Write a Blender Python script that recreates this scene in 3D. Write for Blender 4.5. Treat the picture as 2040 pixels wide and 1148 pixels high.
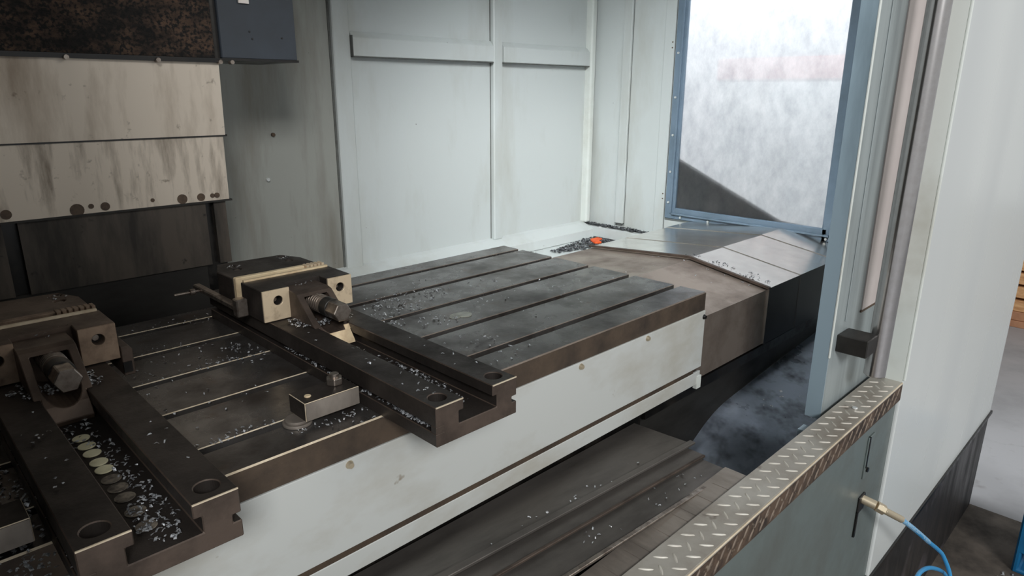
import bpy, bmesh, math, random
from mathutils import Vector, Matrix
random.seed(7)
S = bpy.context.scene
for o in list(bpy.data.objects): bpy.data.objects.remove(o)
COL = S.collection

# ------------------------------------------------------------------ camera
cam = bpy.data.cameras.new('camera'); co = bpy.data.objects.new('camera', cam); COL.objects.link(co)
cam.sensor_width = 36; cam.lens = 23.7175; cam.clip_start = .02; cam.clip_end = 200
RX = (0.71230889, -0.70185825, 0.0033231)
RY = (-0.19420699, -0.20164411, -0.96001214)
RZ = (0.67446252, 0.68317981, -0.27993866)
ROT = [[0.71230, -0.70185, 0.0033], [-0.1942, -0.2016, -0.9600], [0.6745, 0.6832, -0.2799]]
M = Matrix(((RX[0], -RY[0], -RZ[0], -1.358), (RX[1], -RY[1], -RZ[1], -0.742), (RX[2], -RY[2], -RZ[2], 0.44), (0, 0, 0, 1)))
loc, q, sc = M.decompose()
co.location = loc; co.rotation_euler = q.to_euler()
S.camera = co

# ------------------------------------------------------------------ world, lights, exposure
W = bpy.data.worlds.new('shop_light'); S.world = W; W.use_nodes = True
bg = W.node_tree.nodes['Background']; bg.inputs[0].default_value = (.95, .98, 1, 1); bg.inputs[1].default_value = .45
def area(name, loc, target, size, size_y, power, color):
    l = bpy.data.lights.new(name, 'AREA'); l.shape = 'RECTANGLE'; l.size = size; l.size_y = size_y; l.energy = power; l.color = color
    o = bpy.data.objects.new(name, l); COL.objects.link(o); o.location = loc
    o.rotation_euler = (Vector(target) - Vector(loc)).to_track_quat('-Z', 'Y').to_euler()
    return o
area('daylight_high', (1.45, .42, 1.6), (.97, .42, .5), .8, .6, 52, (.98, .99, 1))
area('shop_skylight', (-4.6, -6.6, 4.3), (-.2, .8, 0), 2.4, 1.8, 520, (.98, .99, 1))
area('shop_roof_light', (1.6, -3.4, 2.2), (.6, .3, 0), 1.6, 1.0, 22, (1, .96, .9))
L_ = area('fill_lamp', (-.55, .02, 1.22), (.90, .72, -.12), .34, .10, 6.5, (.92, .97, 1))  # added fill lamp out of view, brightens the end wall and back wall
L_.data.spread = math.radians(72)
vs = S.view_settings
vs.view_transform = 'Standard'; vs.look = 'None'; vs.gamma = 1; vs.use_curve_mapping = False; vs.exposure = 0.0

# ------------------------------------------------------------------ materials
def lin(c):
    r = []
    for v in c:
        v /= 255.
        r.append(v / 12.92 if v <= .04045 else ((v + .055) / 1.055) ** 2.4)
    return (*r, 1)
MATS = {}
def mat(name, a, b=None, scale=6, lo=.45, hi=.65, rough=.5, rough2=None, metal=0, bump=0, bscale=200, stretch=(1, 1, 1),
        c=None, cscale=40, clo=.62, chi=.7, grain=None, detail=6, spec=.5):
    """a: base colour, b: grime mixed in by noise, c: small spots; stretch scales the noise coordinates"""
    m = bpy.data.materials.new(name); m.use_nodes = True; n = m.node_tree.nodes; L = m.node_tree.links
    p = n['Principled BSDF']; p.inputs['Base Color'].default_value = lin(a); p.inputs['Roughness'].default_value = rough
    p.inputs['Metallic'].default_value = metal; p.inputs['Specular IOR Level'].default_value = spec
    geo = n.new('ShaderNodeNewGeometry')
    mp = n.new('ShaderNodeMapping'); mp.inputs['Scale'].default_value = stretch; L.new(geo.outputs['Position'], mp.inputs[0])
    def noise(sc, vec, det=detail):
        t = n.new('ShaderNodeTexNoise'); t.inputs['Scale'].default_value = sc; t.inputs['Detail'].default_value = det; t.inputs['Roughness'].default_value = .62
        L.new(vec, t.inputs['Vector']); return t.outputs['Fac']
    def ramp(f, lo, hi):
        r = n.new('ShaderNodeMapRange'); r.inputs[1].default_value = lo; r.inputs[2].default_value = hi; L.new(f, r.inputs[0]); return r.outputs[0]
    col = None
    if b:
        f = ramp(noise(scale, mp.outputs[0]), lo, hi)
        mx = n.new('ShaderNodeMix'); mx.data_type = 'RGBA'; mx.inputs[6].default_value = lin(a); mx.inputs[7].default_value = lin(b)
        L.new(f, mx.inputs[0]); col = mx.outputs[2]
        if rough2 is not None:
            r = n.new('ShaderNodeMapRange'); r.inputs[3].default_value = rough; r.inputs[4].default_value = rough2; L.new(f, r.inputs[0]); L.new(r.outputs[0], p.inputs['Roughness'])
    if c:
        f = ramp(noise(cscale, geo.outputs['Position'], 3), clo, chi)
        mx = n.new('ShaderNodeMix'); mx.data_type = 'RGBA'; mx.inputs[7].default_value = lin(c)
        if col: L.new(col, mx.inputs[6])
        else: mx.inputs[6].default_value = lin(a)
        L.new(f, mx.inputs[0]); col = mx.outputs[2]
    if col: L.new(col, p.inputs['Base Color'])
    if bump:
        bn = n.new('ShaderNodeBump'); bn.inputs['Strength'].default_value = bump; bn.inputs['Distance'].default_value = .002
        gm = n.new('ShaderNodeMapping'); gm.inputs['Scale'].default_value = grain or (1, 1, 1); L.new(geo.outputs['Position'], gm.inputs[0])
        L.new(noise(bscale, gm.outputs[0], 4), bn.inputs['Height']); L.new(bn.outputs[0], p.inputs['Normal'])
    MATS[name] = m; return m

PAINT = mat('grey_green_paint', (196, 201, 199), (176, 177, 169), 2.2, .5, .75, .38, .6, stretch=(1.6, 1.6, .5), c=(60, 55, 48), cscale=55, clo=.76, chi=.8)
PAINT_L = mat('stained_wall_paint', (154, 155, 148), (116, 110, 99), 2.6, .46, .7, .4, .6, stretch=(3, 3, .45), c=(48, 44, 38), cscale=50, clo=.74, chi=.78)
PAINT_F = mat('front_panel_paint', (212, 215, 212), (196, 199, 198), 1.3, .45, .75, .25, .42, stretch=(2.2, 2.2, .3), spec=.6, detail=1)
JAMB = mat('jamb_cream_paint', (214, 218, 212), (190, 190, 180), 3, .5, .7, .35)
SILLP = mat('dark_green_grey_paint', (100, 109, 107), (86, 89, 85), 3, .45, .7, .42, .6)
DOORP = mat('door_grey_paint', (150, 158, 158), (118, 124, 124), 4, .45, .7, .35, .5, stretch=(3, 3, .3))
BLUEG = mat('blue_grey_paint', (142, 160, 170), (112, 128, 136), 4, .5, .72, .35, .5, stretch=(2, 2, .4))
FRAME = mat('window_frame_blue', (112, 130, 146), (92, 108, 120), 5, .45, .7, .35, .5)
GUARD = mat('slate_blue_panel', (58, 65, 74), (48, 52, 56), 3, .4, .65, .5)
APRON = mat('apron_paint', (188, 190, 186), (168, 165, 155), 3.2, .48, .7, .4, .55, stretch=(1, 1, 2), c=(120, 104, 82), cscale=24, clo=.7, chi=.78)
CAST = mat('table_cast_iron', (116, 113, 110), (70, 64, 60), 7, .4, .66, .22, .4, metal=.7, bump=.12, bscale=160, c=(88, 74, 64), cscale=16, clo=.58, chi=.76)
CASTF = mat('table_rusty_edge', (88, 74, 61), (58, 49, 42), 10, .4, .66, .55, .7, metal=.3, bump=.2, bscale=220)
WORN_LIT = mat('lit_worn_edge', (226, 210, 184), (196, 178, 150), 30, .4, .7, .42, metal=.3)  # worn edges with their bright highlight put into the colour
VISE = mat('vise_black_oxide', (66, 60, 56), (46, 41, 38), 14, .4, .66, .42, .6, metal=.55, bump=.15, bscale=180)
VISEF = mat('vise_brown_face', (90, 77, 68), (64, 54, 47), 20, .4, .66, .5, .6, metal=.4, bump=.15, bscale=220)
PAD_LIT = mat('lit_steel_pad', (216, 196, 166), (128, 104, 82), 26, .5, .74, .4, .55, metal=.35)  # pad steel with the light falling on it put into the colour
PAD_SHADED = mat('shaded_steel_pad', (150, 128, 108), (100, 82, 68), 26, .45, .7, .45, .6, metal=.35)  # same pad steel toned down, shade put into the colour
JAW_LIT = mat('lit_jaw_plate', (236, 214, 176), (204, 176, 140), 30, .45, .7, .35, metal=.3)  # jaw steel with warm light on it put into the colour
STEEL = mat('steel_bolt', (168, 158, 148), (110, 98, 90), 60, .4, .66, .28, .45, metal=.9)
BLACK = mat('oily_black', (16, 15, 14), (30, 26, 22), 20, .45, .66, .28, .5)
DARKS = mat('dark_steel_sheet', (58, 56, 53), (38, 36, 34), 5, .42, .66, .42, .55, metal=.5, bump=.05, stretch=(.7, 2, 2))
COVD = mat('dark_cover_plate', (104, 99, 94), (76, 72, 68), 5, .42, .66, .36, .5, metal=.5, bump=.05, stretch=(.7, 2, 2))
LUGF = mat('grimy_lug', (120, 106, 92), (90, 76, 66), 40, .4, .66, .5, metal=.3)
SEAM_SHADE = mat('joint_shade_grime', (96, 98, 94), (70, 70, 66), 30, .4, .7, .6)
COLM2 = mat('streaked_steel_sheet', (222, 209, 192), (112, 98, 82), 5, .5, .72, .42, .6, metal=.25, stretch=(4.5, 4.5, .7), c=(110, 96, 80), cscale=44, clo=.64, chi=.8)
DARKC = mat('dark_column_sheet', (84, 76, 68), (48, 44, 39), 5, .42, .62, .45, .6, metal=.25, stretch=(3, 3, .6), c=(30, 27, 24), cscale=30, clo=.66, chi=.74)
COLM = mat('stained_steel_sheet', (222, 209, 192), (172, 156, 138), 5, .46, .7, .42, .6, metal=.25, stretch=(2.4, 2.4, .5), c=(110, 96, 80), cscale=38, clo=.66, chi=.8)
RUSTY = mat('caked_rusty_plate', (92, 70, 54), (30, 26, 23), 26, .36, .6, .8, .9, bump=1, bscale=170, grain=(1, 1, 2.4), c=(16, 15, 14), cscale=150, clo=.46, chi=.58, stretch=(.6, 1, 1))
COVB = mat('brown_cover_sheet', (156, 142, 130), (116, 103, 94), 7, .42, .68, .4, .55, metal=.65, c=(168, 154, 140), cscale=10, clo=.62, chi=.8)
COVBR = mat('brushed_cover_sheet', (246, 242, 236), (226, 222, 216), 12, .4, .7, .17, .26, metal=.95, bump=.03, bscale=90, grain=(.3, 14, 14), c=(60, 56, 52), cscale=46, clo=.74, chi=.77)
STRIP = mat('brushed_strip', (146, 137, 127), (118, 110, 102), 9, .42, .66, .38, .5, metal=.35, stretch=(2, .6, 1))
TREAD = mat('tread_plate_steel', (182, 177, 167), (146, 136, 124), 7, .42, .7, .4, .5, metal=.35, c=(96, 84, 72), cscale=20, clo=.64, chi=.76)
LUG = mat('tread_lug_steel', (214, 209, 198), (190, 182, 170), 20, .45, .7, .4, metal=.35)
TREADF = mat('grimy_tread_edge', (98, 80, 66), (54, 45, 40), 26, .4, .62, .6, .8, metal=.3, c=(140, 128, 112), cscale=70, clo=.62, chi=.7)
CHROME = mat('brushed_tube', (206, 202, 200), (196, 191, 188), 60, .4, .7, .2, .22, metal=1)
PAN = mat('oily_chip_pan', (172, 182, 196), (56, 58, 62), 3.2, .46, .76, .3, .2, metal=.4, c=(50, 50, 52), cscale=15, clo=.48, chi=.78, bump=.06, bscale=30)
CHIP = mat('metal_chip', (236, 238, 240), (120, 122, 126), 300, .4, .6, .3, metal=.55)
CHIPD = mat('dark_metal_chip', (120, 122, 126), (40, 40, 42), 260, .4, .6, .35, metal=.5)
PLUG = mat('cream_disc', (240, 232, 194), (214, 204, 166), 60, .45, .7, .5)
PLUGD = mat('dirty_disc', (132, 122, 108), (70, 64, 58), 90, .4, .62, .5)
CONC = mat('shop_concrete', (158, 159, 162), (140, 140, 142), 2, .45, .7, .4, .6, c=(120, 118, 116), cscale=6, clo=.64, chi=.8)
GRIMY = mat('grimy_floor_strip', (104, 94, 84), (60, 54, 48), 5, .4, .66, .6, .8)
PLINTH = mat('black_plinth', (46, 43, 42), (28, 26, 25), 4, .42, .62, .4, .6, stretch=(3, 3, .7), c=(84, 78, 82), cscale=5, clo=.6, chi=.76)
WOOD = mat('pallet_wood', (214, 168, 120), (178, 128, 84), 8, .4, .68, .7, stretch=(1, 1, 6))
WOODD = mat('pallet_block_wood', (176, 128, 96), (150, 104, 76), 8, .4, .68, .7)
BLUE = mat('blue_plastic', (24, 110, 158), (18, 84, 126), 5, .4, .7, .4)
HOSE = mat('blue_hose', (60, 150, 205), None, rough=.35)
HOSEW = mat('hose_sleeve', (150, 188, 214), (90, 160, 205), 160, .45, .6, .4)
BRASS = mat('fitting_metal', (206, 192, 166), None, rough=.35, metal=.7)
ORANGE = mat('orange_scrap', (240, 96, 34), (214, 74, 24), 60, .4, .7, .6)
PAPER = mat('white_paper', (236, 228, 220), (206, 190, 176), 60, .5, .7, .7)
RUSTSP = mat('brown_spot', (92, 74, 58), (70, 56, 44), 120, .4, .7, .6)
PINK = mat('door_pane', (206, 196, 192), (188, 178, 174), 3, .4, .7, .3)
RED = mat('red_machine_paint', (190, 60, 44), None, rough=.5)
COOL = mat('coolant_residue', (150, 152, 140), (112, 112, 102), 70, .4, .7, .3)
SCREW = mat('screw_steel', (222, 224, 222), None, rough=.3, metal=.5)

def reflection_fade(m, x0, x1):
    # fading of the pan's blue reflection, painted black at the low end (x below x0)
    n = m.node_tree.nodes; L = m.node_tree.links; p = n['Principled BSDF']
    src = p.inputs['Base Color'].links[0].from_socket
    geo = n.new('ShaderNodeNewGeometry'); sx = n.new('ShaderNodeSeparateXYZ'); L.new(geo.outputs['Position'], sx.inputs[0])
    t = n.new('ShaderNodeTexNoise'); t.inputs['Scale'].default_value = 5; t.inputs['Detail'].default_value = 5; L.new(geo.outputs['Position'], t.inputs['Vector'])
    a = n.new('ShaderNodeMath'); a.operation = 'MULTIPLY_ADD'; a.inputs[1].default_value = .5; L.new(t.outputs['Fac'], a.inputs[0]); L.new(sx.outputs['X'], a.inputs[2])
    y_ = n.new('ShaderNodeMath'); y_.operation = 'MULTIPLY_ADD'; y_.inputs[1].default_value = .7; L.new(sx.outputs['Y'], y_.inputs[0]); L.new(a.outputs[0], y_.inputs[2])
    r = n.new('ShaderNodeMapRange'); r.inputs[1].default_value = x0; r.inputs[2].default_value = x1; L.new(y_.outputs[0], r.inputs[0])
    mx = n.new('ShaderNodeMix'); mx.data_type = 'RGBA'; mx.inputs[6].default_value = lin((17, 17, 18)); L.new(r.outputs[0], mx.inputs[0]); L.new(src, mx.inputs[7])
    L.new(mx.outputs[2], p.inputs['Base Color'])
reflection_fade(PAN, .10, .40)
def pane_mat():
    m = bpy.data.materials.new('frosted_pane'); m.use_nodes = True; n = m.node_tree.nodes; L = m.node_tree.links
    n.remove(n['Principled BSDF']); out = n['Material Output']
    geo = n.new('ShaderNodeNewGeometry')
    mp = n.new('ShaderNodeMapping'); mp.inputs['Scale'].default_value = (1, 1.6, 1); mp.inputs['Rotation'].default_value = (.6, 0, 0); L.new(geo.outputs['Position'], mp.inputs[0])
    t = n.new('ShaderNodeTexNoise'); t.inputs['Scale'].default_value = 14; t.inputs['Detail'].default_value = 9; t.inputs['Roughness'].default_value = .7; L.new(mp.outputs[0], t.inputs['Vector'])
    cr = n.new('ShaderNodeMapRange'); cr.inputs[1].default_value = .3; cr.inputs[2].default_value = .75; L.new(t.outputs['Fac'], cr.inputs[0])
    mx = n.new('ShaderNodeMix'); mx.data_type = 'RGBA'; mx.inputs[6].default_value = (.56, .58, .60, 1); mx.inputs[7].default_value = (.84, .85, .86, 1); L.new(cr.outputs[0], mx.inputs[0])
    tl = n.new('ShaderNodeBsdfTranslucent'); L.new(mx.outputs[2], tl.inputs[0])
    tr = n.new('ShaderNodeBsdfTransparent'); tr.inputs[0].default_value = (.95, .97, 1, 1)
    gl = n.new('ShaderNodeBsdfGlossy'); gl.inputs['Roughness'].default_value = .25
    a = n.new('ShaderNodeMixShader'); a.inputs[0].default_value = .42; L.new(tl.outputs[0], a.inputs[1]); L.new(tr.outputs[0], a.inputs[2])
    b = n.new('ShaderNodeMixShader'); b.inputs[0].default_value = .06; L.new(a.outputs[0], b.inputs[1]); L.new(gl.outputs[0], b.inputs[2])
    L.new(b.outputs[0], out.inputs[0]); return m
PANE = pane_mat()

# ------------------------------------------------------------------ helpers
def box(bm, x0, x1, y0, y1, z0, z1):
    v = [bm.verts.new((x, y, z)) for z in (z0, z1) for y in (y0, y1) for x in (x0, x1)]
    for f in ((0, 2, 3, 1), (4, 5, 7, 6), (0, 1, 5, 4), (2, 6, 7, 3), (0, 4, 6, 2), (1, 3, 7, 5)): bm.faces.new([v[i] for i in f])
    return bm
def prism(bm, pts, axis, a, b):
    """extrude the 2-D outline pts along axis from a to b; pts are (y,z), (x,z) or (x,y)"""
    def P(p, t):
        return {0: (t, p[0], p[1]), 1: (p[0], t, p[1]), 2: (p[0], p[1], t)}[axis]
    A = [bm.verts.new(P(p, a)) for p in pts]; B = [bm.verts.new(P(p, b)) for p in pts]
    n = len(pts); bm.faces.new(A); bm.faces.new(B[::-1])
    for i in range(n): bm.faces.new([A[(i + 1) % n], A[i], B[i], B[(i + 1) % n]])
    bmesh.ops.recalc_face_normals(bm, faces=bm.faces); return bm
def cyl(bm, p0, p1, r, n=24, r1=None):
    p0 = Vector(p0); p1 = Vector(p1); d = (p1 - p0); r1 = r if r1 is None else r1
    q = d.to_track_quat('Z', 'Y')
    A = [bm.verts.new(p0 + q @ Vector((r * math.cos(2 * math.pi * i / n), r * math.sin(2 * math.pi * i / n), 0))) for i in range(n)]
    B = [bm.verts.new(p1 + q @ Vector((r1 * math.cos(2 * math.pi * i / n), r1 * math.sin(2 * math.pi * i / n), 0))) for i in range(n)]
    bm.faces.new(A[::-1]); bm.faces.new(B)
    for i in range(n): bm.faces.new([A[i], A[(i + 1) % n], B[(i + 1) % n], B[i]])
    return bm
def tube(bm, pts, r, n=10):
    """smooth tube through pts (Catmull-Rom)"""
    P = [Vector(p) for p in pts]; path = []
    for i in range(len(P) - 1):
        a = P[max(i - 1, 0)]; b = P[i]; c = P[i + 1]; d = P[min(i + 2, len(P) - 1)]
        for k in range(8):
            t = k / 8; path.append(.5 * ((2 * b) + (c - a) * t + (2 * a - 5 * b + 4 * c - d) * t * t + (3 * b - a - 3 * c + d) * t ** 3))
    path.append(P[-1]); rings = []
    for i, p in enumerate(path):
        d = (path[min(i + 1, len(path) - 1)] - path[max(i - 1, 0)]).normalized(); q = d.to_track_quat('Z', 'Y')
        rings.append([bm.verts.new(p + q @ Vector((r * math.cos(2 * math.pi * k / n), r * math.sin(2 * math.pi * k / n), 0))) for k in range(n)])
    for A, B in zip(rings, rings[1:]):
        # align ring starts to avoid twisting
        s = min(range(n), key=lambda s: (A[0].co - B[s].co).length)
        B[:] = B[s:] + B[:s]
        for k in range(n): bm.faces.new([A[k], A[(k + 1) % n], B[(k + 1) % n], B[k]])
    bm.faces.new(rings[0][::-1]); bm.faces.new(rings[-1]); return bm
def obj(name, bm, m, parent=None, bevel=0, smooth=False, seg=1, mats=None, wcl=None):
    me = bpy.data.meshes.new(name); bm.normal_update(); bm.to_mesh(me); bm.free()
    if smooth:
        for p in me.polygons: p.use_smooth = True
    o = bpy.data.objects.new(name, me); COL.objects.link(o); me.materials.append(m)
    for x in (mats or []): me.materials.append(x)
    if bevel:
        b = o.modifiers.new('bevel', 'BEVEL'); b.width = bevel; b.segments = seg; b.limit_method = 'ANGLE'; b.angle_limit = math.radians(40)
        if mats: b.material = 1
    if smooth:
        try: me.set_sharp_from_angle(angle=math.radians(35))
        except Exception: pass
    if parent: o.parent = parent
    return o
def B(): return bmesh.new()
def cut(o, cutter_bms):
    """boolean-subtract meshes, baked straight away"""
    cs = []
    for bm in cutter_bms:
        me = bpy.data.meshes.new('cut'); bmesh.ops.recalc_face_normals(bm, faces=bm.faces); bm.to_mesh(me); bm.free()
        c = bpy.data.objects.new('cut', me); COL.objects.link(c); c.hide_render = True; cs.append(c)
        if o.parent: c.matrix_world = Matrix.Identity(4); c.parent = o.parent
        md = o.modifiers.new('cut', 'BOOLEAN'); md.operation = 'DIFFERENCE'; md.object = c; md.solver = 'EXACT'
        # booleans before the bevel
        o.modifiers.move(len(o.modifiers) - 1, len(cs) - 1)
    bev = [m for m in o.modifiers if m.type == 'BEVEL']
    for m in bev: m.show_viewport = False
    bpy.context.view_layer.update()
    dg = bpy.context.evaluated_depsgraph_get()
    me = bpy.data.meshes.new_from_object(o.evaluated_get(dg)); old = o.data; o.data = me; me.name = old.name
    for m in [m for m in o.modifiers if m.type == 'BOOLEAN']: o.modifiers.remove(m)
    for m in bev: m.show_viewport = True
    for c in cs: bpy.data.objects.remove(c)
    return o
def thing(name, label, cat, loc=(0, 0, 0), group=None):
    o = bpy.data.objects.new(name, None); COL.objects.link(o); o.location = loc; o.empty_display_size = .05
    o['label'] = label; o['category'] = cat
    if group: o['group'] = group
    return o
def tag(o, label, cat, group=None, kind=None):
    o['label'] = label; o['category'] = cat
    if group: o['group'] = group
    if kind: o['kind'] = kind
    return o
def struct(name, bm, m, **k):
    o = obj(name, bm, m, **k); o['kind'] = 'structure'; return o
def bx(name, m, parent, x0, x1, y0, y1, z0, z1, bevel=0, **k):
    return obj(name, box(B(), x0, x1, y0, y1, z0, z1), m, parent, bevel, **k)
def share(src, parent, M4):
    o = bpy.data.objects.new(src.name, src.data); COL.objects.link(o); o.parent = parent; o.matrix_local = M4; return o

FZ = -1.274
# ================================================================== SETTING
floor = struct('floor', box(B(), -8, 12, -8, 8, FZ - .1, FZ), CONC); tag(floor, 'pale grey concrete shop floor beyond the machine', 'floor')
bx('floor_strip', GRIMY, floor, -4, 1.846, -1.6, .6, FZ, FZ + .004)
# --- back wall and its folded sheet-metal pieces
wb = struct('wall_back', box(B(), -2.3, 1.0, 1.15, 1.17, -.5, 1.5), PAINT); tag(wb, 'light grey-green painted back wall inside the machine enclosure', 'wall')
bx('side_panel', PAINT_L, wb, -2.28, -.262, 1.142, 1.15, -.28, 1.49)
bx('post', PAINT, wb, -.254, -.196, 1.128, 1.15, -.115, 1.49, .003)
bx('post', PAINT, wb, .388, .432, 1.122, 1.15, -.112, 1.49, .004)
bx('wall_sheet', PAINT, wb, -.196, .388, 1.142, 1.15, -.112, 1.49)
bx('wall_sheet', PAINT, wb, .432, .93, 1.142, 1.15, -.112, 1.49)
for a, b in ((-.194, .384), (.436, .925)):
    obj('shelf_band', prism(B(), [(1.142, .541), (1.142, .612), (1.136, .612), (1.118, .594), (1.118, .541)], 0, a, b), PAINT, wb, .0015)
bx('corner_post', JAMB, wb, .925, .955, 1.11, 1.15, -.112, 1.49, .008, seg=3)
obj('wall_ledge', prism(B(), [(1.147, -.106), (1.125, -.112), (1.072, -.136), (1.066, -.170), (1.069, -.170), (1.15, -.14)], 0, -1.0, .93), PAINT, wb)
obj('lower_flange', prism(B(), [(1.07, -.168), (1.0, -.21), (.93, -.26), (.93, -.27), (1.0, -.22), (1.075, -.175)], 0, -1.0, .60), PAINT, wb)
bx('joint_shade', SEAM_SHADE, wb, -.2615, -.2545, 1.140, 1.146, -.128, 1.49)
for x in (-.194, .385, .433): bx('joint_shade', SEAM_SHADE, wb, x, x + .0015, 1.1395, 1.143, -.112, 1.49)
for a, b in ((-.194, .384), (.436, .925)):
    bx('joint_shade', SEAM_SHADE, wb, a, b, 1.119, 1.143, .538, .541)  # shadow line beneath each shelf band, drawn as a dark strip
bx('joint_shade', SEAM_SHADE, wb, -.196, -.1935, 1.1175, 1.143, .54, .60)
bx('joint_shade', SEAM_SHADE, wb, -1.0, .926, 1.1435, 1.1465, -.1085, -.106)
bx('joint_shade', SEAM_SHADE, wb, -1.0, .60, 1.064, 1.069, -.1735, -.1705)
for x, z in ((-.489, .194), (-.461, .319)):
    obj('screw', cyl(B(), (x, 1.142, z), (x, 1.134, z), .0055, 12), SCREW if z < .3 else RUSTSP, wb, .001)
# --- right wall
wr = struct('wall_right', box(B(), .97, .99, .735, 1.17, -.5, 1.5), PAINT); tag(wr, 'light grey-green end wall with the bright window', 'wall')
bx('wall_sheet', PAINT, wr, .97, .99, -.25, .735, -.5, -.045)
bx('wall_sheet', PAINT, wr, .97, .99, -.25, .735, .86, 1.5)
bx('wall_sheet', PAINT, wr, .97, .99, -.25, .10, -.045, .86)
bx('raised_strip', PAINT, wr, .958, .97, .94, .98, -.098, 1.49, .002)
bx('fold_strip', PAINT, wr, .962, .97, .745, .79, -.115, 1.49, .002)
for y in (.9385, .980, .7435, .79): bx('joint_shade', SEAM_SHADE, wr, .9685, .9705, y, y + .0015, -.11, 1.49)
bx('joint_shade', SEAM_SHADE, wr, .957, .970, .94, .98, -.1005, -.098)
obj('wall_ledge', prism(B(), [(.972, -.118), (.932, -.128), (.930, -.165), (.926, -.165), (.926, -.124), (.966, -.113)], 1, .60, 1.12), PAINT, wr)
for z in (.62, .60, .05, .03): obj('rust_fleck', cyl(B(), (.962, .752, z), (.9605, .752, z), .0028, 8), RUSTSP, wr)
# window in the right wall
wn = struct('window_1', box(B(), .955, .972, .69, .735, -.045, .9), FRAME, bevel=.003); tag(wn, 'bright scuffed window in a blue-grey frame on the end wall', 'window')
bx('frame_rail', FRAME, wn, .955, .972, .10, .69, -.045, .0, .003)
bx('frame_rail', FRAME, wn, .955, .972, .10, .69, .86, .9, .003)
bx('frame_stile', FRAME, wn, .955, .972, .065, .118, -.045, .9, .003)
bx('frame_lip', FRAME, wn, .946, .956, .70, .707, -.02, .88, .001)
bx('frame_lip', FRAME, wn, .946, .956, .09, .70, -.026, -.019, .001)
bx('frame_lip', FRAME, wn, .946, .956, .083, .09, -.02, .88, .001)
bx('pane', PANE, wn, .966, .969, .115, .692, -.002, .862)
for y in (.10, .24, .38, .54, .66): obj('screw', cyl(B(), (.956, y, -.034), (.9505, y, -.034), .0045, 10), SCREW, wn)
for z in (.02, .14, .28, .42, .58):
    obj('screw', cyl(B(), (.956, .719, z), (.9505, .719, z), .0045, 10), SCREW, wn)
    obj('screw', cyl(B(), (.956, .076, z), (.9505, .076, z), .0045, 10), SCREW, wn)
# dark sheet added outside to block light behind the pane's lower corner
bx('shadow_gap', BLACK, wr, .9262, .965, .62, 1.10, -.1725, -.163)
g = obj('shade_sheet', prism(B(), [(.70, -.04), (.70, .196), (.268, .006), (.12, -.004), (.12, -.04)], 0, .9695, .974), DARKC)
g.parent = wn
# --- roof, left and front shell
ce = struct('ceiling', box(B(), -2.3, 1.0, -.33, 1.17, 1.5, 1.53), PAINT); tag(ce, 'painted roof of the machine enclosure', 'ceiling')
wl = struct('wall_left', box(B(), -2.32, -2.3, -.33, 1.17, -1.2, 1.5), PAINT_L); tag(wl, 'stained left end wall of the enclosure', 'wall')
wf = struct('wall_front', box(B(), -2.6, .404, -.322, -.276, -1.2, -.2495), SILLP); tag(wf, 'dark green-grey front apron wall under the tread plate', 'wall')
bx('slot_cover', SILLP, wf, .222, .262, -.326, -.322, -.44, -.33, .001)
bx('cable_slot', BLACK, wf, .224, .230, -.3275, -.322, -.41, -.33)
obj('slot_screw', cyl(B(), (.236, -.322, -.418), (.236, -.33, -.418), .006, 12), BLACK, wf)
bx('outlet_plate', BLACK, wf, .222, .262, -.327, -.322, -.535, -.49, .002)
bx('outlet_slot', BLACK, wf, .222, .230, -.3265, -.322, -.60, -.53)
wh = struct('wall_shade_header', box(B(), -2.6, .404, -.33, -.29, 1.24, 1.5), PAINT_F); tag(wh, 'unseen header added above the door opening to shade the upper walls', 'wall')  # added header, height set so the wall tops fall into shade
wfl = struct('wall_shade_left', box(B(), -2.6, -1.375, -.33, -.27, -.24, 1.24), PAINT_F); tag(wfl, 'unseen left door leaf added to shade the left side', 'wall')  # added leaf, keeps the front light off the left vise
wfr = struct('wall_front_right', box(B(), .404, 1.815, -.33, -.29, -.82, 1.5), PAINT_F, bevel=.004, seg=2); tag(wfr, 'large glossy light grey front panel on the right', 'panel')
bx('jamb', JAMB, wfr, .401, .404, -.328, -.289, -.245, 1.5)
bx('side_return', PAINT_F, wfr, 1.79, 1.814, -.29, -.24, -.82, 1.5)
obj('edge_trim', cyl(B(), (.406, -.331, -.24), (.406, -.331, 1.5), .0035, 10), JAMB, wfr, smooth=True)
lamp = thing('fill_lamp', 'slim fill lamp added inside the enclosure, out of view', 'lamp', (-.55, .02, 1.225))
q_ = (Vector((.90, .72, -.12)) - Vector((-.55, .02, 1.22))).to_track_quat('-Z', 'Y')
for nm, m_, b_ in (('lamp_housing', DARKS, (-.19, .19, -.07, .07, .012, .05)),):
    o = bx(nm, m_, lamp, *b_, .004); o.rotation_euler = q_.to_euler()
bx('fill_lamp_arm', DARKS, lamp, -.012, .012, -.012, .012, .03, .276)
pl = struct('baseboard_front', box(B(), -2.6, 1.842, -.325, -.24, FZ, -.822), PLINTH, bevel=.003); tag(pl, 'black plinth along the bottom of the machine front', 'plinth')
bx('plinth_lip', BLACK, pl, .40, 1.826, -.336, -.24, -.828, -.815)
bx('plinth_return', PLINTH, pl, 1.80, 1.842, -.24, .5, FZ, -.822)
bx('plinth_return_upper', PLINTH, pl, 1.80, 1.826, -.26, .5, -.83, -.8)
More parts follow.
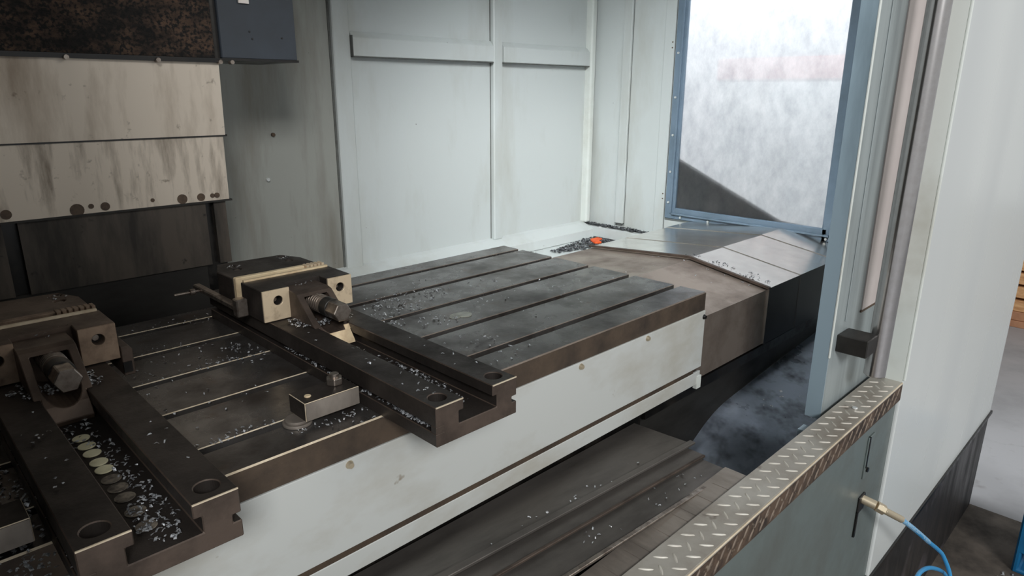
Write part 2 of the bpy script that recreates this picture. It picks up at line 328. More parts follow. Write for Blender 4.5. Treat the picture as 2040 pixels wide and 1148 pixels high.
# --- sliding door behind the sill
dr = struct('door_1', box(B(), .106, 1.75, -.25, -.215, -.27, 1.3), DOORP, bevel=.002); tag(dr, 'grey sliding door pushed open to the right', 'door')
bx('door_edge', BLUEG, dr, .1035, .106, -.2495, -.2155, -.268, 1.3)
bx('edge_bead', JAMB, dr, .1025, .108, -.2525, -.2485, -.12, 1.3, .001)
bx('door_pane', PINK, dr, .268, 1.2, -.2525, -.25, -.045, 1.1)
bx('pane_trim', RUSTSP, dr, .262, 1.206, -.2535, -.25, -.05, -.045)
bx('fold_rib', DOORP, dr, .17, .19, -.2525, -.25, -.05, 1.2, .001)
bx('guide_block', BLUEG, dr, .0, .03, -.262, -.243, -.285, -.255)
obj('handle_tube', cyl(B(), (.213, -.315, -.172), (.255, -.315, 1.3), .0225, 40), CHROME, dr, .002, smooth=True)
bx('handle_bracket', DARKS, dr, .135, .200, -.315, -.25, -.112, -.072, .002)

# ================================================================== TREAD PLATE SILL
t = thing('tread_plate', 'checkered steel tread plate capping the door sill, grimy along its front edge', 'tread plate', (-.6, -.3, -.2495))
def T(o, root):     # geometry written in world coordinates, thing standing at its base
    o.location = -Vector(root.location); return o
T(obj('top_sheet', prism(B(), [(-.262, -.2495), (-.262, -.245), (-.327, -.245), (-.330, -.2465), (-.331, -.249)], 0, -2.2, .402), TREAD, t, mats=None), t)
T(bx('front_fold', TREADF, t, -2.2, .402, -.3305, -.3265, -.292, -.2475), t)
T(bx('lit_worn_corner', WORN_LIT, t, -2.2, .4015, -.3313, -.3275, -.2475, -.2449, .0012), t)
bm = B(); n = 10
ring = []
for k in range(n):     # almond-shaped lug
    a = 2 * math.pi * k / n; ring.append(bm.verts.new((.0125 * math.cos(a), .0032 * math.sin(a) * (1 - .25 * abs(math.cos(a))), 0)))
in_ = [bm.verts.new((v.co.x * .72, v.co.y * .4, .0016)) for v in ring]
for k in range(n): bm.faces.new([ring[k], ring[(k + 1) % n], in_[(k + 1) % n], in_[k]])
bm.faces.new(in_)
lug0 = lugf = None
def lug(x, y, z, ang, tilt=0):
    global lug0
    Mx = Matrix.Translation(Vector((x, y, z)) - t.location) @ Matrix.Rotation(tilt, 4, 'X') @ Matrix.Rotation(ang, 4, 'Z')
    if lug0 is None:
        lug0 = obj('lug', bm, LUG, t, smooth=True); lug0.matrix_local = Mx; return
    o = share(lug0, t, Mx)
    global lugf
    if tilt:
        if lugf is None: lugf = lug0.data.copy(); lugf.materials[0] = LUGF
        o.data = lugf
for k in range(-27, 18):
    x = -.2924 + .0388 * k
    if x > .39: continue
    lug(x, -.2950, -.2452, math.radians(47))
    for y in (-.2785, -.3130):
        if x - .0145 > -1.36: lug(x - .0145 + (.0 if y > -.3 else -.002), y, -.2452, math.radians(-50))
    if x < .38:
        lug(x + .006, -.3305, -.262, math.radians(50), math.radians(90))
        lug(x - .012, -.3305, -.279, math.radians(50), math.radians(90))
s = obj('sill_screw', cyl(B(), (.166, -.300, -.245), (.166, -.300, -.241), .006, 16), SCREW, t, .001); T(s, t)

# ================================================================== MACHINE TABLE
tb = thing('machine_table', 'long cast iron machine table with five T-slots and a painted front apron', 'machine table', (-1.1, .34, -.25))
prof = [(0.0, -.043), (0.0, 0.0)]
slots = [.1545, .2745, .3935, .5135, .6335]   # far edges of the five slots
slots = [.155, .275, .393, .513, .633]
for f in slots:
    f = f - .15 + .15
PY = [(.001, 0)]
top = [(0, -.043), (0, -.0005), (.0005, 0)]
for k in range(5):
    f = .086 + .1205 * k + 0.0      # near edge of slot
    w = .016
    n0 = .0855 + (.1305 * k)
    near = .0  # placeholder
tops = []
for k in range(5):
    far = .0855 + .13075 * k
    near = far - .016
    tops += [(near - .0022, 0), (near, -.0022), (near, -.016), (near - .006, -.016), (near - .006, -.026), (far + .006, -.026), (far + .006, -.016), (far, -.016), (far, -.0012), (far + .0012, 0)]
outline = [(0, -.043), (0, -.002), (.002, 0)] + tops + [(.669, 0), (.67, -.001), (.67, -.043)]
bm = prism(B(), outline, 0, -2.15, -.79)
prism(bm, outline, 0, -.79, 0.0)
bmesh.ops.recalc_face_normals(bm, faces=bm.faces)
for f in bm.faces:
    c = f.calc_center_median(); nn = f.normal
    if abs(nn.x) < .5:
        if nn.y < -.3 and nn.z > .3: f.material_index = 1 if c.x < -.8 else 4  # slot chamfer highlight painted on the left part only
        elif nn.y < -.9 and c.y < .001: f.material_index = 2
        elif c.z < -.01 and c.z > -.03 and abs(nn.y) < .5: f.material_index = 3
o = T(obj('table_top', bm, CAST, tb, mats=[WORN_LIT, CASTF, BLACK, COVB]), tb)
T(bx('table_body', DARKS, tb, -2.14, -.03, .012, .655, -.215, -.043), tb)
T(bx('saddle', BLACK, tb, -2.12, -.20, .028, .64, -.45, -.244), tb)
T(bx('front_apron', APRON, tb, -2.14, .0, -.003, .004, -.183, -.0435, .001), tb)
T(bx('apron_seam', CASTF, tb, -2.14, -.03, -.001, .006, -.196, -.182), tb)
T(bx('lower_flange', APRON, tb, -2.14, -.0, -.002, .004, -.226, -.1935, .001), tb)
T(bx('apron_corner_tab', JAMB, tb, -.014, .004, -.004, .006, -.237, -.205), tb)
for x, z in ((-.447, -.052), (-.232, -.052), (-.94, -.052), (-1.32, -.052), (-.006, -.058)):
    s = obj('apron_screw', cyl(B(), (x, -.003, z), (x, -.0085, z), .0062, 14, .004), BRASS if x < -.1 else BLACK, tb); T(s, tb)

# ================================================================== X WAY COVER (right of the table)
xc = thing('way_cover', 'telescopic steel way cover between the table end and the window wall', 'way cover', (.45, .3, -.3))
def roofprof(d): return [(.01 - d, -.222), (.01 - d, -.067 + d), (.25, -.027 + d * 1.2), (.61 + d, -.052 + d), (.61 + d, -.222)]
def section(x0, x1, d, m, name='cover_section', side=None):
    bm = prism(B(), roofprof(d), 0, x0, x1)
    for f in bm.faces:
        if f.normal.y < -.9: f.material_index = 1
    return T(obj(name, bm, m, xc, .0012, mats=None), xc) if side is None else T(obj(name, bm, m, xc, 0, mats=[side]), xc)
section(.001, .36, 0, COVB, side=COVB)
SIDE_SHADE = mat('shaded_side_sheet', (40, 41, 44), (28, 28, 30), 5, .4, .7, .35, metal=.5)  # front faces of the brushed cover, dark reflection put into the colour
section(.345, .545, .005, COVBR, side=SIDE_SHADE)
section(.54, .80, .0065, COVBR, side=SIDE_SHADE)
section(.795, .9, .008, COVBR, side=SIDE_SHADE)
section(.9, .953, .008, COVBR, side=SIDE_SHADE)
T(obj('wiper_lip', prism(B(), [(p[0], p[1]) for p in [(.004, -.064), (.25, -.0215), (.616, -.047), (.616, -.042), (.25, -.0145), (.002, -.058)]], 0, .336, .346), VISEF, xc), xc)
T(bx('lower_rail', DARKS, xc, -.19, .96, .03, .6, -.45, -.223), xc)
T(bx('rail_flange', BLACK, xc, -.19, .96, .018, .03, -.262, -.235), xc)

# chip pan under it
pan = struct('trim_1', B(), PAN) if False else None
bm = B()
def slab(bm, P, th=.01):
    vv = [bm.verts.new(p) for p in P]; lo_ = [bm.verts.new((v.co.x, v.co.y, v.co.z - th)) for v in vv]; n = len(vv)
    bm.faces.new(vv[::-1]); bm.faces.new(lo_)
    for i in range(n): bm.faces.new([vv[i], vv[(i + 1) % n], lo_[(i + 1) % n], lo_[i]])
    bmesh.ops.recalc_face_normals(bm, faces=bm.faces); return bm
def pan_mesh(x0, x1, n=24):
    bm = B(); top = []
    for j, y in enumerate((.029, -.10, -.272)):
        row = []
        for k in range(n + 1):
            x = x0 + (x1 - x0) * k / n
            z = -.285 - .09 * (.968 - x) - (.05 + .03 * (.968 - x)) * j / 2 - (1.6 * max(0, .22 - x) ** 2)
            row.append(bm.verts.new((x, y, z)))
        top.append(row)
    for i in range(2):
        for k in range(n): bm.faces.new([top[i][k], top[i + 1][k], top[i + 1][k + 1], top[i][k + 1]])
    bmesh.ops.solidify(bm, geom=list(bm.faces), thickness=.008)
    bmesh.ops.recalc_face_normals(bm, faces=bm.faces)
    return bm
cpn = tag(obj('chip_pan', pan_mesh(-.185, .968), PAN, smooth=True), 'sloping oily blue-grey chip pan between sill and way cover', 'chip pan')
tag(obj('rear_chip_tray', prism(prism(B(), [(.30, .625), (.966, .625), (.966, 1.145), (.60, 1.145), (.44, .88)], 2, -.185, -.172), [(-1.6, .69), (.30, .69), (.44, .88), (.60, 1.06), (-1.6, 1.06)], 2, -.30, -.275), PAINT), 'painted chip tray behind the table at the back wall', 'chip tray')

# ================================================================== Y WAY COVER (below the table front)
yc = thing('lower_way_cover', 'dark telescopic way cover plates stepping down below the table apron', 'way cover', (-1.1, -.1, -.35))
def tilt_plate(name, y0, y1, xr, zr, m, th=.006):
    bm = B(); xl = -2.1; dz = (xr - xl) * .072
    pts = [(xl, zr + dz - th), (xr, zr - th), (xr, zr), (xl, zr + dz)]
    prism(bm, pts, 1, y0, y1); return T(obj(name, bm, m, yc, .0008), yc)
bm = B()
rows = [(-.122, -.250, -.115), (-.06, -.2535, -.175), (-.006, -.256, -.236), (.02, -.257, -.238)]
g_ = []
for y, zr, zl in rows:
    g_.append([bm.verts.new((-2.1 + (1.872) * k / 12, y, zl + (zr - zl) * k / 12)) for k in range(13)])
bot = [[bm.verts.new((v.co.x, v.co.y, v.co.z - .006)) for v in row] for row in g_]
for A, C_ in ((g_, 1), (bot, 0)):
    for i in range(3):
        for k in range(12): bm.faces.new([A[i][k], A[i][k + 1], A[i + 1][k + 1], A[i + 1][k]])
for i in (0, 3):
    for k in range(12): bm.faces.new([g_[i][k], g_[i][k + 1], bot[i][k + 1], bot[i][k]])
for k in (0, 12):
    for i in range(3): bm.faces.new([g_[i][k], g_[i + 1][k], bot[i + 1][k], bot[i][k]])
bmesh.ops.recalc_face_normals(bm, faces=bm.faces)
T(obj('cover_plate', bm, COVD, yc, smooth=True), yc)
tilt_plate('cover_lip', -.127, -.114, -.222, -.247, COVD, .005)
tilt_plate('cover_plate', -.160, -.10, -.240, -.256, COVD)
tilt_plate('cover_plate', -.2235, -.15, -.252, -.2525 - .007, COVD)
tilt_plate('cover_lip', -.2265, -.2185, -.252, -.2565, STEEL, .004)
tilt_plate('cover_lip', -.1625, -.157, -.244, -.2535, VISEF, .004)
bm = B(); prism(bm, [(-2.1, -.262), (-.268, -.262), (-.262, -.2495), (-2.1, -.2495)], 1, -.2615, -.215); T(obj('brushed_strip', bm, STRIP, yc), yc)
for k in range(14): T(bx('strip_groove', STRIP, yc, -.33 - .045 * k - .01 * (k % 3), -.3295 - .045 * k - .01 * (k % 3), -.258, -.226, -.2495, -.2488), yc)
T(bx('cover_base', BLACK, yc, -2.1, -.30, -.27, .02, -.46, -.268), yc)

# ================================================================== COLUMN COVER (left)
cc = thing('column_cover', 'stepped stained steel column cover with a caked rusty top plate', 'column cover', (-1.45, .85, -.28))
T(bx('rusty_plate', RUSTY, cc, -2.28, -.742, .785, .86, .505, 1.49, .002), cc)
T(bx('cover_lip', BLACK, cc, -2.28, -.728, .783, .86, .497, .506), cc)
T(obj('cover_sheet', prism(B(), [(.800, .345), (.792, .497), (.86, .497), (.86, .345)], 0, -2.28, -.734), COLM, cc), cc)
T(bx('cover_lip', BLACK, cc, -2.28, -.73, .800, .86, .342, .3465), cc)
T(obj('cover_sheet', prism(B(), [(.808, .201), (.803, .342), (.86, .342), (.86, .201)], 0, -2.28, -.738), COLM2, cc), cc)
T(bx('cover_lip', DARKS, cc, -2.28, -.732, .806, .86, .198, .202), cc)
T(obj('lower_sheet', box(box(box(B(), -2.28, -1.165, .815, .86, .055, .198), -1.14, -.79, .815, .86, .055, .198), -.772, -.745, .815, .86, .055, .198), DARKC, cc), cc)
T(bx('backing_sheet', BLACK, cc, -2.28, -.75, .83, .86, -.28, .198), cc)
T(bx('base_sheet', DARKS, cc, -2.28, -.80, .822, .86, -.28, .055), cc)
for x, z, r in ((-.80, .212, .0085), (-.84, .212, .0105), (-.775, .213, .005), (-.99, .213, .0085), (-1.04, .211, .0125), (-1.015, .216, .005), (-1.155, .216, .009), (-.9, .216, .004), (-.765, .213, .006)):
    s = obj('rust_spot', cyl(B(), (x, .8078, z), (x, .8062, z), r, 16), RUSTSP, cc); T(s, cc)
for x in (-.71, -.735, -.86, -1.02, -1.18): T(obj('bolt', cyl(B(), (x, .79, .4985), (x, .776, .4985), .0045, 10), STEEL, cc), cc)
sg = thing('spindle_guard', 'slate blue sheet guard box beside the column cover', 'guard', (-.63, .9, .507))
T(bx('guard_box', GUARD, sg, -.722, -.545, .80, 1.0, .507, 1.49, .002), sg)
T(bx('guard_lip', BLACK, sg, -.722, -.543, .798, 1.0, .503, .508), sg)
T(bx('guard_flange', DARKS, sg, -.7415, -.722, .81, 1.0, .507, 1.49), sg)
for x, z in ((-.65, .55), (-.58, .555), (-.655, .565)): T(obj('screw', cyl(B(), (x, .80, z), (x, .7985, z), .002, 8), BLACK, sg), sg)
o = bx('paper_tag', PAPER, None, -.675, -.652, .795, .7985, .622, .64); tag(o, 'small torn white tag stuck on the slate blue guard', 'tag')
o = bx('paper_tag', PAPER, None, -.825, -.805, .780, .784, .627, .645); tag(o, 'tiny white scrap stuck on the rusty plate', 'tag')

# ================================================================== VISES
VISEB = mat('brown_vise_steel', (104, 88, 76), (74, 61, 52), 14, .4, .66, .45, .6, metal=.4, bump=.15, bscale=180)
def vise(cx, label, first):
    v = thing('machine_vise', label, 'vise', (cx, -.125, 0), 'machine vises bolted across the T-slot table')
    pad = PAD_LIT if first else PAD_SHADED; JB = VISE if first else VISEB
    prof = [(-.072, 0), (.072, 0), (.072, .019), (.063, .019), (.063, .028), (.072, .028), (.072, .056), (.026, .056), (.026, .040), (.034, .040), (.034, .022),
            (-.034, .022), (-.034, .040), (-.026, .040), (-.026, .056), (-.072, .056), (-.072, .028), (-.060, .028), (-.060, .019), (-.072, .019)]
    bm = prism(B(), prof, 1, 0, .725)
    box(bm, -.072, -.058, 0, .012, .018, .029)
    b = obj('vise_base', bm, VISE, v, .0011, mats=[VISEF])
    for p in b.data.polygons:
        if p.normal.y < -.9: p.material_index = 1
    cutters = []
    for s in (-1, 1): cutters.append(cyl(B(), (s * .0500, .025, .030), (s * .0500, .025, .08), .0125, 32))
    for s in (-1, 1): cutters.append(cyl(B(), (s * .0500, .025, .024), (s * .0500, .025, .08), .008, 24))
    cut(b, cutters)
    # worn front edges of the rails, chamfer highlight put into the colour
    for a, c in ((-.0715, -.0265), (.0265, .0715)):
        bx('lit_rail_edge', WORN_LIT, v, a, c, -.0003, .0012, .0548, .0563)
    for s in (-1, 1):
        obj('bore_floor', cyl(B(), (s * .05, .025, .027), (s * .05, .025, .031), .0085, 20), BLACK, v)
    # moving jaw
    u = .005
    bm = prism(B(), [(-.0865 + u, .459), (-.037 + u, .459), (-.037 + u, .486), (.037 + u, .486), (.037 + u, .459), (.0865 + u, .459), (.0865 + u, .540), (-.0865 + u, .540)], 2, .0565, .113)
    j = obj('moving_jaw', bm, JB, v, .0012)
    cutters = [box(B(), -.032 + u, -.022 + u, .492, .4945, .109, .12), box(B(), .024 + u, .034 + u, .492, .4945, .109, .12)]
    for xx in (-.06175 + u + .003, .06175 + u): cutters.append(cyl(B(), (xx, .44, .0925), (xx, .476, .0925), .0085, 28))
    cut(j, cutters)
    bx('jaw_neck', VISE, v, -.0255, .0255, .47, .66, .022, .0565)
    for s in (-1, 1):
        x0, x1 = (-.0865 + u, -.037 + u) if s < 0 else (.037 + u, .0865 + u)
        pd = obj('jaw_pad', box(B(), x0 + .0004, x1 - .0004, .4555, .4595, .0575, .1125), pad, v, .0006)
        xc_ = (x0 + x1) / 2 + (.003 if s < 0 else 0)
        cut(pd, [cyl(B(), (xc_, .44, .0925), (xc_, .47, .0925), .0085, 28)])
        obj('hole_screw', cyl(B(), (xc_, .4758, .0925), (xc_, .474, .0925), .0084, 24), BLACK, v)
        obj('grub_screw', cyl(B(), (xc_, .474, .0915), (xc_, .472, .0915), .0055, 16), STEEL, v, .001)
    bx('lit_jaw_edge', JAW_LIT if first else WORN_LIT, v, -.0825 + u, .083 + u, .5345, .5415, .1125, .1165, .0006)  # lit rear edge of the jaw, its glow painted as a strip
    obj('recess_screw', cyl(B(), (.0 + u, .486, .098), (.0 + u, .4835, .098), .008, 20), BLACK, v)
    obj('recess_screw', cyl(B(), (.0 + u, .4836, .098), (.0 + u, .4815, .098), .0045, 6), STEEL, v)
    # fixed jaw
    bm = prism(B(), [(-.086 + u, .575), (.083 + u, .575), (.083 + u, .640), (.062 + u, .690), (-.065 + u, .697), (-.088 + u, .640)], 2, .0565, .113)
    fj = obj('fixed_jaw', bm, JB, v, .0014)
    holes = [(.062, .674), (.059, .635), (-.045, .667), (-.046, .637)]
    cut(fj, [cyl(B(), (x, y, .104), (x, y, .12), .0085, 20) for x, y in holes])
    for x, y in holes: obj('jaw_bolt', cyl(cyl(B(), (x, y, .104), (x, y, .1105), .0062, 16), (x, y, .1105), (x, y, .111), .003, 6), STEEL, v)
    bx('jaw_plate', JAW_LIT if first else PAD_SHADED, v, -.0855 + u, (.050 if first else .083) + u, .5625, .5745, .062, .1155, .0015)
    bm = B()
    x = .034 if not first else .051
    k = 0
    while x < .083:
        box(bm, x + u, x + u + .0055, .556, .5745, .095, .1165); x += .0078; k += 1
    obj('serrated_insert', bm, pad, v, .0006)
    # nut housing with U shaped mouth
    side = [(.350, .022), (.346, .030), (.360, .047), (.428, .104), (.440, .1065), (.484, .1065), (.484, .022)]
    bm = prism(B(), side, 0, -.0335, .0335)
    nh = obj('nut_housing', bm, VISEF if first else VISEB, v, .001)
    arch = [(-.0225, .112), (-.0225, .068)] + [(-.0225 * math.cos(a), .066 - .0225 * math.sin(a)) for a in [math.pi * k / 12 for k in range(1, 12)]] + [(.0225, .068), (.0225, .112)]
    c1 = prism(B(), [(p[0], min(p[1], .099)) for p in arch], 1, .30, .468)
    w1 = prism(B(), [(-.05, .030), (-.0258, .030), (-.0258, .0555), (-.05, .0555)], 1, .30, .50)
    w2 = prism(B(), [(.0258, .010), (.05, .010), (.05, .0562), (.0258, .0562)], 1, .30, .50)
    w3 = prism(B(), [(-.05, .010), (-.0258, .010), (-.0258, .0562), (-.05, .0562)], 1, .30, .50)
    cut(nh, [c1, w2, w3])
    w1.free()
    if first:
        obj('lit_toe', prism(prism(B(), [(.3448, .0265), (.3458, .030), (.3593, .047), (.3600, .0468), (.3475, .030)], 0, -.0250, .0252), [(.3593, .047), (.3645, .0545), (.366, .054), (.3600, .0468)], 0, .016, .0315), JAW_LIT, v)  # gold glare on the housing toe, put on as a bright plate
    obj('lead_screw', cyl(B(), (.003, .47, .0845), (.003, .394, .0845), .0155, 32), COVB, v, smooth=True)
    bm = B()
    for k in range(7): cyl(bm, (.003, .404 + .0065 * k, .0845), (.003, .4065 + .0065 * k, .0845), .0163, 32)
    obj('screw_thread', bm, STEEL, v, .0004, smooth=True)
    obj('thrust_collar', cyl(B(), (.003, .394, .0845), (.003, .372, .0845), .0168, 32), DARKS, v, .001, smooth=True)
    obj('hex_head', cyl(B(), (.003, .372, .0845), (.003, .341, .0845), .0168, 6), STEEL, v, .0012)
    if first:
        bx('stop_arm', STEEL, v, -.104, -.090, .515, .715, .068, .078, .002)
        bx('stop_block', STEEL, v, -.106, -.086, .505, .525, .060, .092, .002)
        obj('stop_rod', cyl(B(), (-.098, .682, .072), (-.150, .682, .072), .0025, 12), STEEL, v, smooth=True)
        obj('stop_knob', cyl(B(), (-.112, .682, .072), (-.122, .682, .072), .006, 16), STEEL, v, .001, smooth=True)
    else:
        obj('stop_arm', prism(B(), [(.0925, .028), (.108, .028), (.108, .068), (.104, .074), (.0925, .074)], 1, .455, .545), VISEF, v, .001)
        bx('stop_slot', BLACK, v, .0925, .104, .452, .456, .034, .05)
        ys = [.296, .270, .246, .218, .196, .169, .145, .120, .085, .051]
        for i, y in enumerate(ys):
            r = .0098 if i < 5 else .0105
            o = obj('hole_plug', cyl(B(), (-.003, y, .0222), (-.003, y, .0238 if i < 5 else .023), r, 28), PLUG if i < 5 else PLUGD, v, .0004)
    return v
vise(-.811, 'machine vise near the middle of the table with bare-metal jaw pads coloured as brightly lit', True)
vise(-1.207, 'dull brown machine vise at the left edge with cream discs in its channel', False)

# ================================================================== STEP CLAMPS
def clamp(x0, x1, y0, y1, label, wx, wy, nx, ny):
    c = thing('step_clamp', label, 'clamp', ((x0 + x1) / 2, (y0 + y1) / 2, 0), 'clamp blocks holding the vises')
    T(bx('clamp_block', VISE, c, x0, x1, y0, y1, .009, .036, .0008, mats=[WORN_LIT]), c)
    T(bx('front_face', STRIP, c, x0 + .001, x1 - .001, y0 - .0008, y0, .010, .035), c)
    T(obj('washer', cyl(cyl(B(), (wx, wy, .0003), (wx, wy, .0045), .020, 36), (wx, wy, .0045), (wx, wy, .0085), .0165, 36), STRIP, c, .0008, smooth=True), c)
    T(obj('clamp_nut', cyl(B(), (nx, ny, .036), (nx, ny, .046), .0125, 6), STEEL, c, .001), c)
    T(obj('stud', cyl(B(), (nx, ny, .03), (nx, ny, .052), .0068, 18), STEEL, c, .001, smooth=True), c)
    T(obj('small_screw', cyl(B(), (x0 + .014, y0 + .018, .036), (x0 + .014, y0 + .018, .0385), .0048, 16), JAW_LIT, c, .0008), c)
clamp(-.976, -.892, .040, .086, 'steel clamp block on a round washer left of the brighter vise', -.978, .062, -.912, .072)
clamp(-1.40, -1.292, -.002, .044, 'steel clamp block at the left edge beside the duller vise', -1.36, .02, -1.33, .03)

# ================================================================== SWARF
def flakes(name, label, spots, m, cat='metal chips'):
    bm = B()
    for cx, cy, z, rx, ry, n, s in spots:
        for _ in range(n):
            a = random.random() * 6.283; r = math.sqrt(random.random())
            x = cx + rx * r * math.cos(a); y = cy + ry * r * math.sin(a)
            w = s * random.uniform(.5, 1.3); h = w * random.uniform(.3, .6); an = random.random() * 3.14
            R = Matrix.Rotation(an, 3, 'Z') @ Matrix.Rotation(random.uniform(-.5, .5), 3, 'X') @ Matrix.Rotation(random.uniform(-.4, .4), 3, 'Y')
            k = random.uniform(.15, .5) * w
            vs_ = [R @ Vector(p) for p in ((-w, -h, 0), (0, -h, k), (w, -h, 0), (w, h, 0), (0, h, k), (-w, h, 0))]
            zm = min(v.z for v in vs_)
            zz = z(x, y) if callable(z) else z
            V = [bm.verts.new((x + v.x, y + v.y, zz + v.z - zm + random.random() * s * .5)) for v in vs_]
            bm.faces.new((V[0], V[1], V[4], V[5])); bm.faces.new((V[1], V[2], V[3], V[4]))
    return tag(obj(name, bm, m), label, cat, kind='stuff')
flakes('table_chips', 'silvery metal chips scattered over the T-slot table', [
    (-.52, .43, 0, .12, .05, 90, .0028), (-.57, .40, 0, .06, .05, 60, .003), (-.31, .42, 0, .05, .04, 8, .003), (-.57, .27, 0, .05, .04, 28, .003), (-.40, .30, 0, .05, .04, 14, .003),
    (-.65, .34, 0, .05, .05, 40, .003), (-.60, .13, 0, .06, .04, 14, .003), (-.6, .05, 0, .08, .03, 10, .003), (-.25, .2, 0, .2, .15, 16, .0025), (-.45, .55, 0, .25, .08, 18, .0025),
    (-.92, .37, 0, .03, .06, 60, .0026), (-.98, .36, 0, .05, .02, 40, .0022), (-1.0, .45, 0, .06, .06, 22, .0022), (-1.05, .09, 0, .06, .012, 40, .0022), (-1.04, .2, 0, .08, .08, 16, .0024),
    (-.93, .035, 0, .06, .012, 30, .0024), (-.93, -.0, 0, .05, .02, 6, .003), (-1.08, .35, 0, .03, .08, 20, .002), (-.98, .05, 0, .02, .02, 20, .0022), (-.90, .6, 0, .05, .03, 20, .0022),
    (-1.31, .0, 0, .03, .10, 140, .0026), (-1.30, .12, 0, .02, .10, 110, .0026), (-.95, .62, 0, .1, .02, 20, .002)], CHIP)
for cx, nm in ((-.811, 'brighter'), (-1.207, 'duller')):
    f = nm == 'brighter'
    flakes('channel_chips', f'wet metal chips lying in the channel of the {nm} vise', [
        (cx + .008, .02 if f else -.065, .0225, .022, .12 if f else .05, 130 if f else 120, .0024), (cx + .016, .05, .0225, .012, .10, 90, .0022), (cx, .2, .0225, .02, .08, 60, .003),
        (cx - .066, .1, .0195, .004, .2, 110, .0026), (cx - .066, -.06, .0195, .003, .05, 40, .0032), (cx, .29, .05, .018, .02, 45, .003), (cx - .035, .29, .0565, .018, .03, 55, .003),
        (cx + .04, .28, .0565, .012, .03, 40, .003), (cx - .05, -.1, .0315, .008, .008, 10, .0025), (cx + .05, -.1, .0315, .008, .008, 6, .0025),
        (cx - .05, .1, .0565, .015, .2, 14, .0026), (cx + .05, .0, .0565, .015, .12, 6, .0024)], CHIP)
    flakes('jaw_chips', f'metal chips caught on top of the {nm} vise', [(cx + .06, .53, .1132, .014, .014, 12, .0024), (cx - .045, .53, .1132, .014, .012, 9, .0024), (cx + .004, .355, .107, .02, .012, 8, .0025)], CHIP)
flakes('rear_chips', 'pile of dark and bright chips in the rear corner of the tray', [(.62 + .045 * k, .99 - .004 * k, -.171, .045, .03 + .012 * k, 60 + 14 * k, .0062) for k in range(7)] + [(.85, .97, -.168, .06, .09, 170, .0065)], CHIPD)
flakes('rear_bright_chips', 'bright curled chips on top of the rear corner pile', [(.84, .97, -.165, .07, .09, 36, .005), (.68, .98, -.168, .06, .03, 14, .005)], CHIP)
flakes('ledge_chips', 'thin line of dark chips along the end wall ledge', [(.949, 1.10 - .045 * k, -.119, .019, .03, 120 if k < 6 else 60, .0058) for k in range(10)], CHIPD)
flakes('ledge_bright_chips', 'bright chips among the dark ones on the end wall ledge', [(.949, 1.10 - .045 * k, -.116, .014, .03, 7, .004) for k in range(10)], CHIP)
def zplate(x, y):
    t_ = (x + 2.1) / 1.872; a_ = -.115 - .135 * t_; b_ = -.175 - .0785 * t_
    return a_ + (b_ - a_) * (y + .122) / .062
zlow = lambda x, y: -.2595 + (-.252 - x) * .072
zroof = lambda x, y: (-.067 + (y - .01) / .24 * .04 if y < .25 else -.027 - (y - .25) / .36 * .025)
zpan = lambda x, y: -.285 - .09 * (.968 - x) - (.05 + .03 * (.968 - x)) * (.029 - y) / .30 + .002
flakes('lower_cover_chips', 'few bright chips on the dark way cover plates below the table', [(-.55, -.095, zplate, .3, .02, 16, .003), (-.46, -.187, zlow, .2, .025, 16, .003), (-.62, -.187, zlow, .05, .02, 5, .003)], CHIP)
flakes('brown_cover_chips', 'few bright chips on the brown way cover section', [(.18, .22, zroof, .10, .15, 7, .0028), (.325, .22, zroof, .006, .19, 12, .0032)], CHIP)
flakes('bright_cover_flecks', 'dark flecks along the lip of the brushed way cover', [(.385, .11, lambda x, y: zroof(x, y) + .006, .03, .09, 34, .0035), (.37, .24, lambda x, y: zroof(x, y) + .004, .02, .05, 10, .0035)], CHIPD)
flakes('pan_chips', 'few bright chips in the oily chip pan', [(.34, -.10, zpan, .2, .12, 12, .004)], CHIP)
tag(obj('orange_scrap', prism(B(), [(.80, .955), (.83, .945), (.845, .975), (.885, .985), (.89, 1.015), (.84, 1.015), (.815, .985)], 2, -.166, -.156), ORANGE, None, .003), 'small orange scrap lying among the chips in the rear corner', 'scrap')
bm = B()
for k in range(5): cyl(bm, (-.53 + .006 * k, .262 + .004 * math.sin(k), .0001), (-.53 + .006 * k, .262 + .004 * math.sin(k), .0008 + .0003 * k), .011 + .001 * k, 24)
tag(obj('coolant_blob', bm, COOL, smooth=True), 'dried greyish coolant ring on the table right of the brighter vise', 'stain')

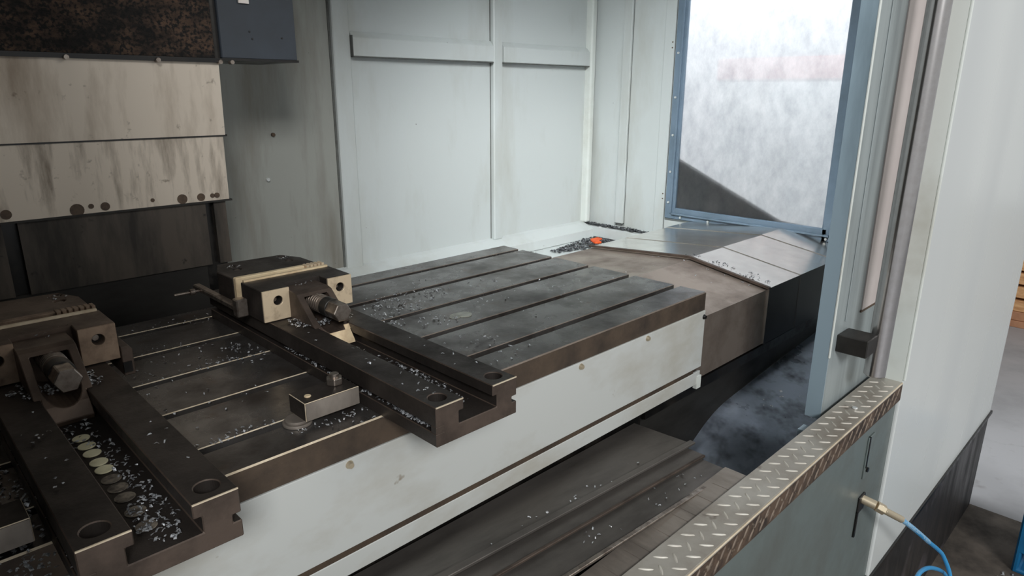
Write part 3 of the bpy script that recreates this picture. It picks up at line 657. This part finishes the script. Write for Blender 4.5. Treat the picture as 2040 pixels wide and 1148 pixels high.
# ================================================================== OUTSIDE, RIGHT
k_ = thing('tint_cabinet', 'pale cabinet with a red top band added outside to tint the window pane', 'cabinet', (2.5, .7, FZ))  # added behind the window for a pinkish tint in the pane
T(bx('tint_cabinet_body', PAINT, k_, 2.3, 2.8, .1, 1.3, FZ, .50, .01), k_)
T(bx('tint_red_band', RED, k_, 2.29, 2.81, .09, 1.31, .50, .62, .01), k_)
h = thing('air_hose', 'thin blue air hose plugged into the front wall and looping to the floor', 'hose', (.246, -.33, -.506))
T(obj('hose_line', tube(B(), [(.344, -.41, -.581), (.509, -.43, -.706), (.600, -.44, -.774), (.641, -.45, -.814), (.671, -.47, -.884), (.632, -.48, -.926), (.45, -.47, -.862), (.36, -.46, -.79), (.344, -.45, -.755), (.408, -.44, -.745), (.556, -.44, -.809), (.749, -.45, -.94), (.90, -.46, -1.12), (.98, -.50, -1.262), (1.1, -.6, -1.265)], .0055), HOSE, h, smooth=True), h)
T(obj('hose_sleeve', tube(B(), [(.300, -.40, -.548), (.344, -.41, -.581), (.43, -.42, -.645), (.509, -.43, -.706)], .0062), HOSEW, h, smooth=True), h)
T(obj('coupling', cyl(cyl(cyl(B(), (.246, -.322, -.503), (.252, -.355, -.51), .011, 16), (.252, -.355, -.51), (.262, -.372, -.52), .013, 6), (.262, -.372, -.52), (.306, -.402, -.552), .0085, 16), BRASS, h, .001, smooth=True), h)
p = thing('wood_pallet', 'pale wooden pallet crate standing far across the shop floor', 'pallet', (5.3, .3, FZ))
for k in range(6): T(bx('plank', WOOD, p, 4.8, 5.9, -.6 , .9, FZ + .12 + .105 * k, FZ + .205 + .105 * k, .004), p)
for y in (-.6, .1, .78): T(bx('block', WOODD, p, 4.8, 5.9, y, y + .12, FZ, FZ + .12, .004), p)
T(bx('bottom_board', WOODD, p, 4.78, 5.9, -.6, .9, FZ + .0, FZ + .05, .003), p)
T(bx('bottom_board', WOODD, p, 4.79, 5.9, -.6, .9, FZ + .052, FZ + .118, .003), p)
bb = thing('blue_bin', 'blue plastic bin at the right edge of the picture on the floor', 'bin', (1.62, -.66, FZ))
bm = B(); prism(bm, [(-.16, 0), (.16, 0), (.20, .36), (-.20, .36)], 1, -.12, .12); o = obj('bin_body', bm, BLUE, bb, .006); cut(o, [box(B(), -.17, .17, -.10, .10, .02, .4)])
bx('bin_rim', BLUE, bb, -.212, -.198, -.13, .13, .34, .365, .003)
bx('bin_rim', BLUE, bb, .198, .212, -.13, .13, .34, .365, .003)
flakes('floor_chips', 'curled chips swept on the grimy floor by the blue bin', [(1.35, -.55, FZ + .005, .08, .04, 40, .006)], CHIP)
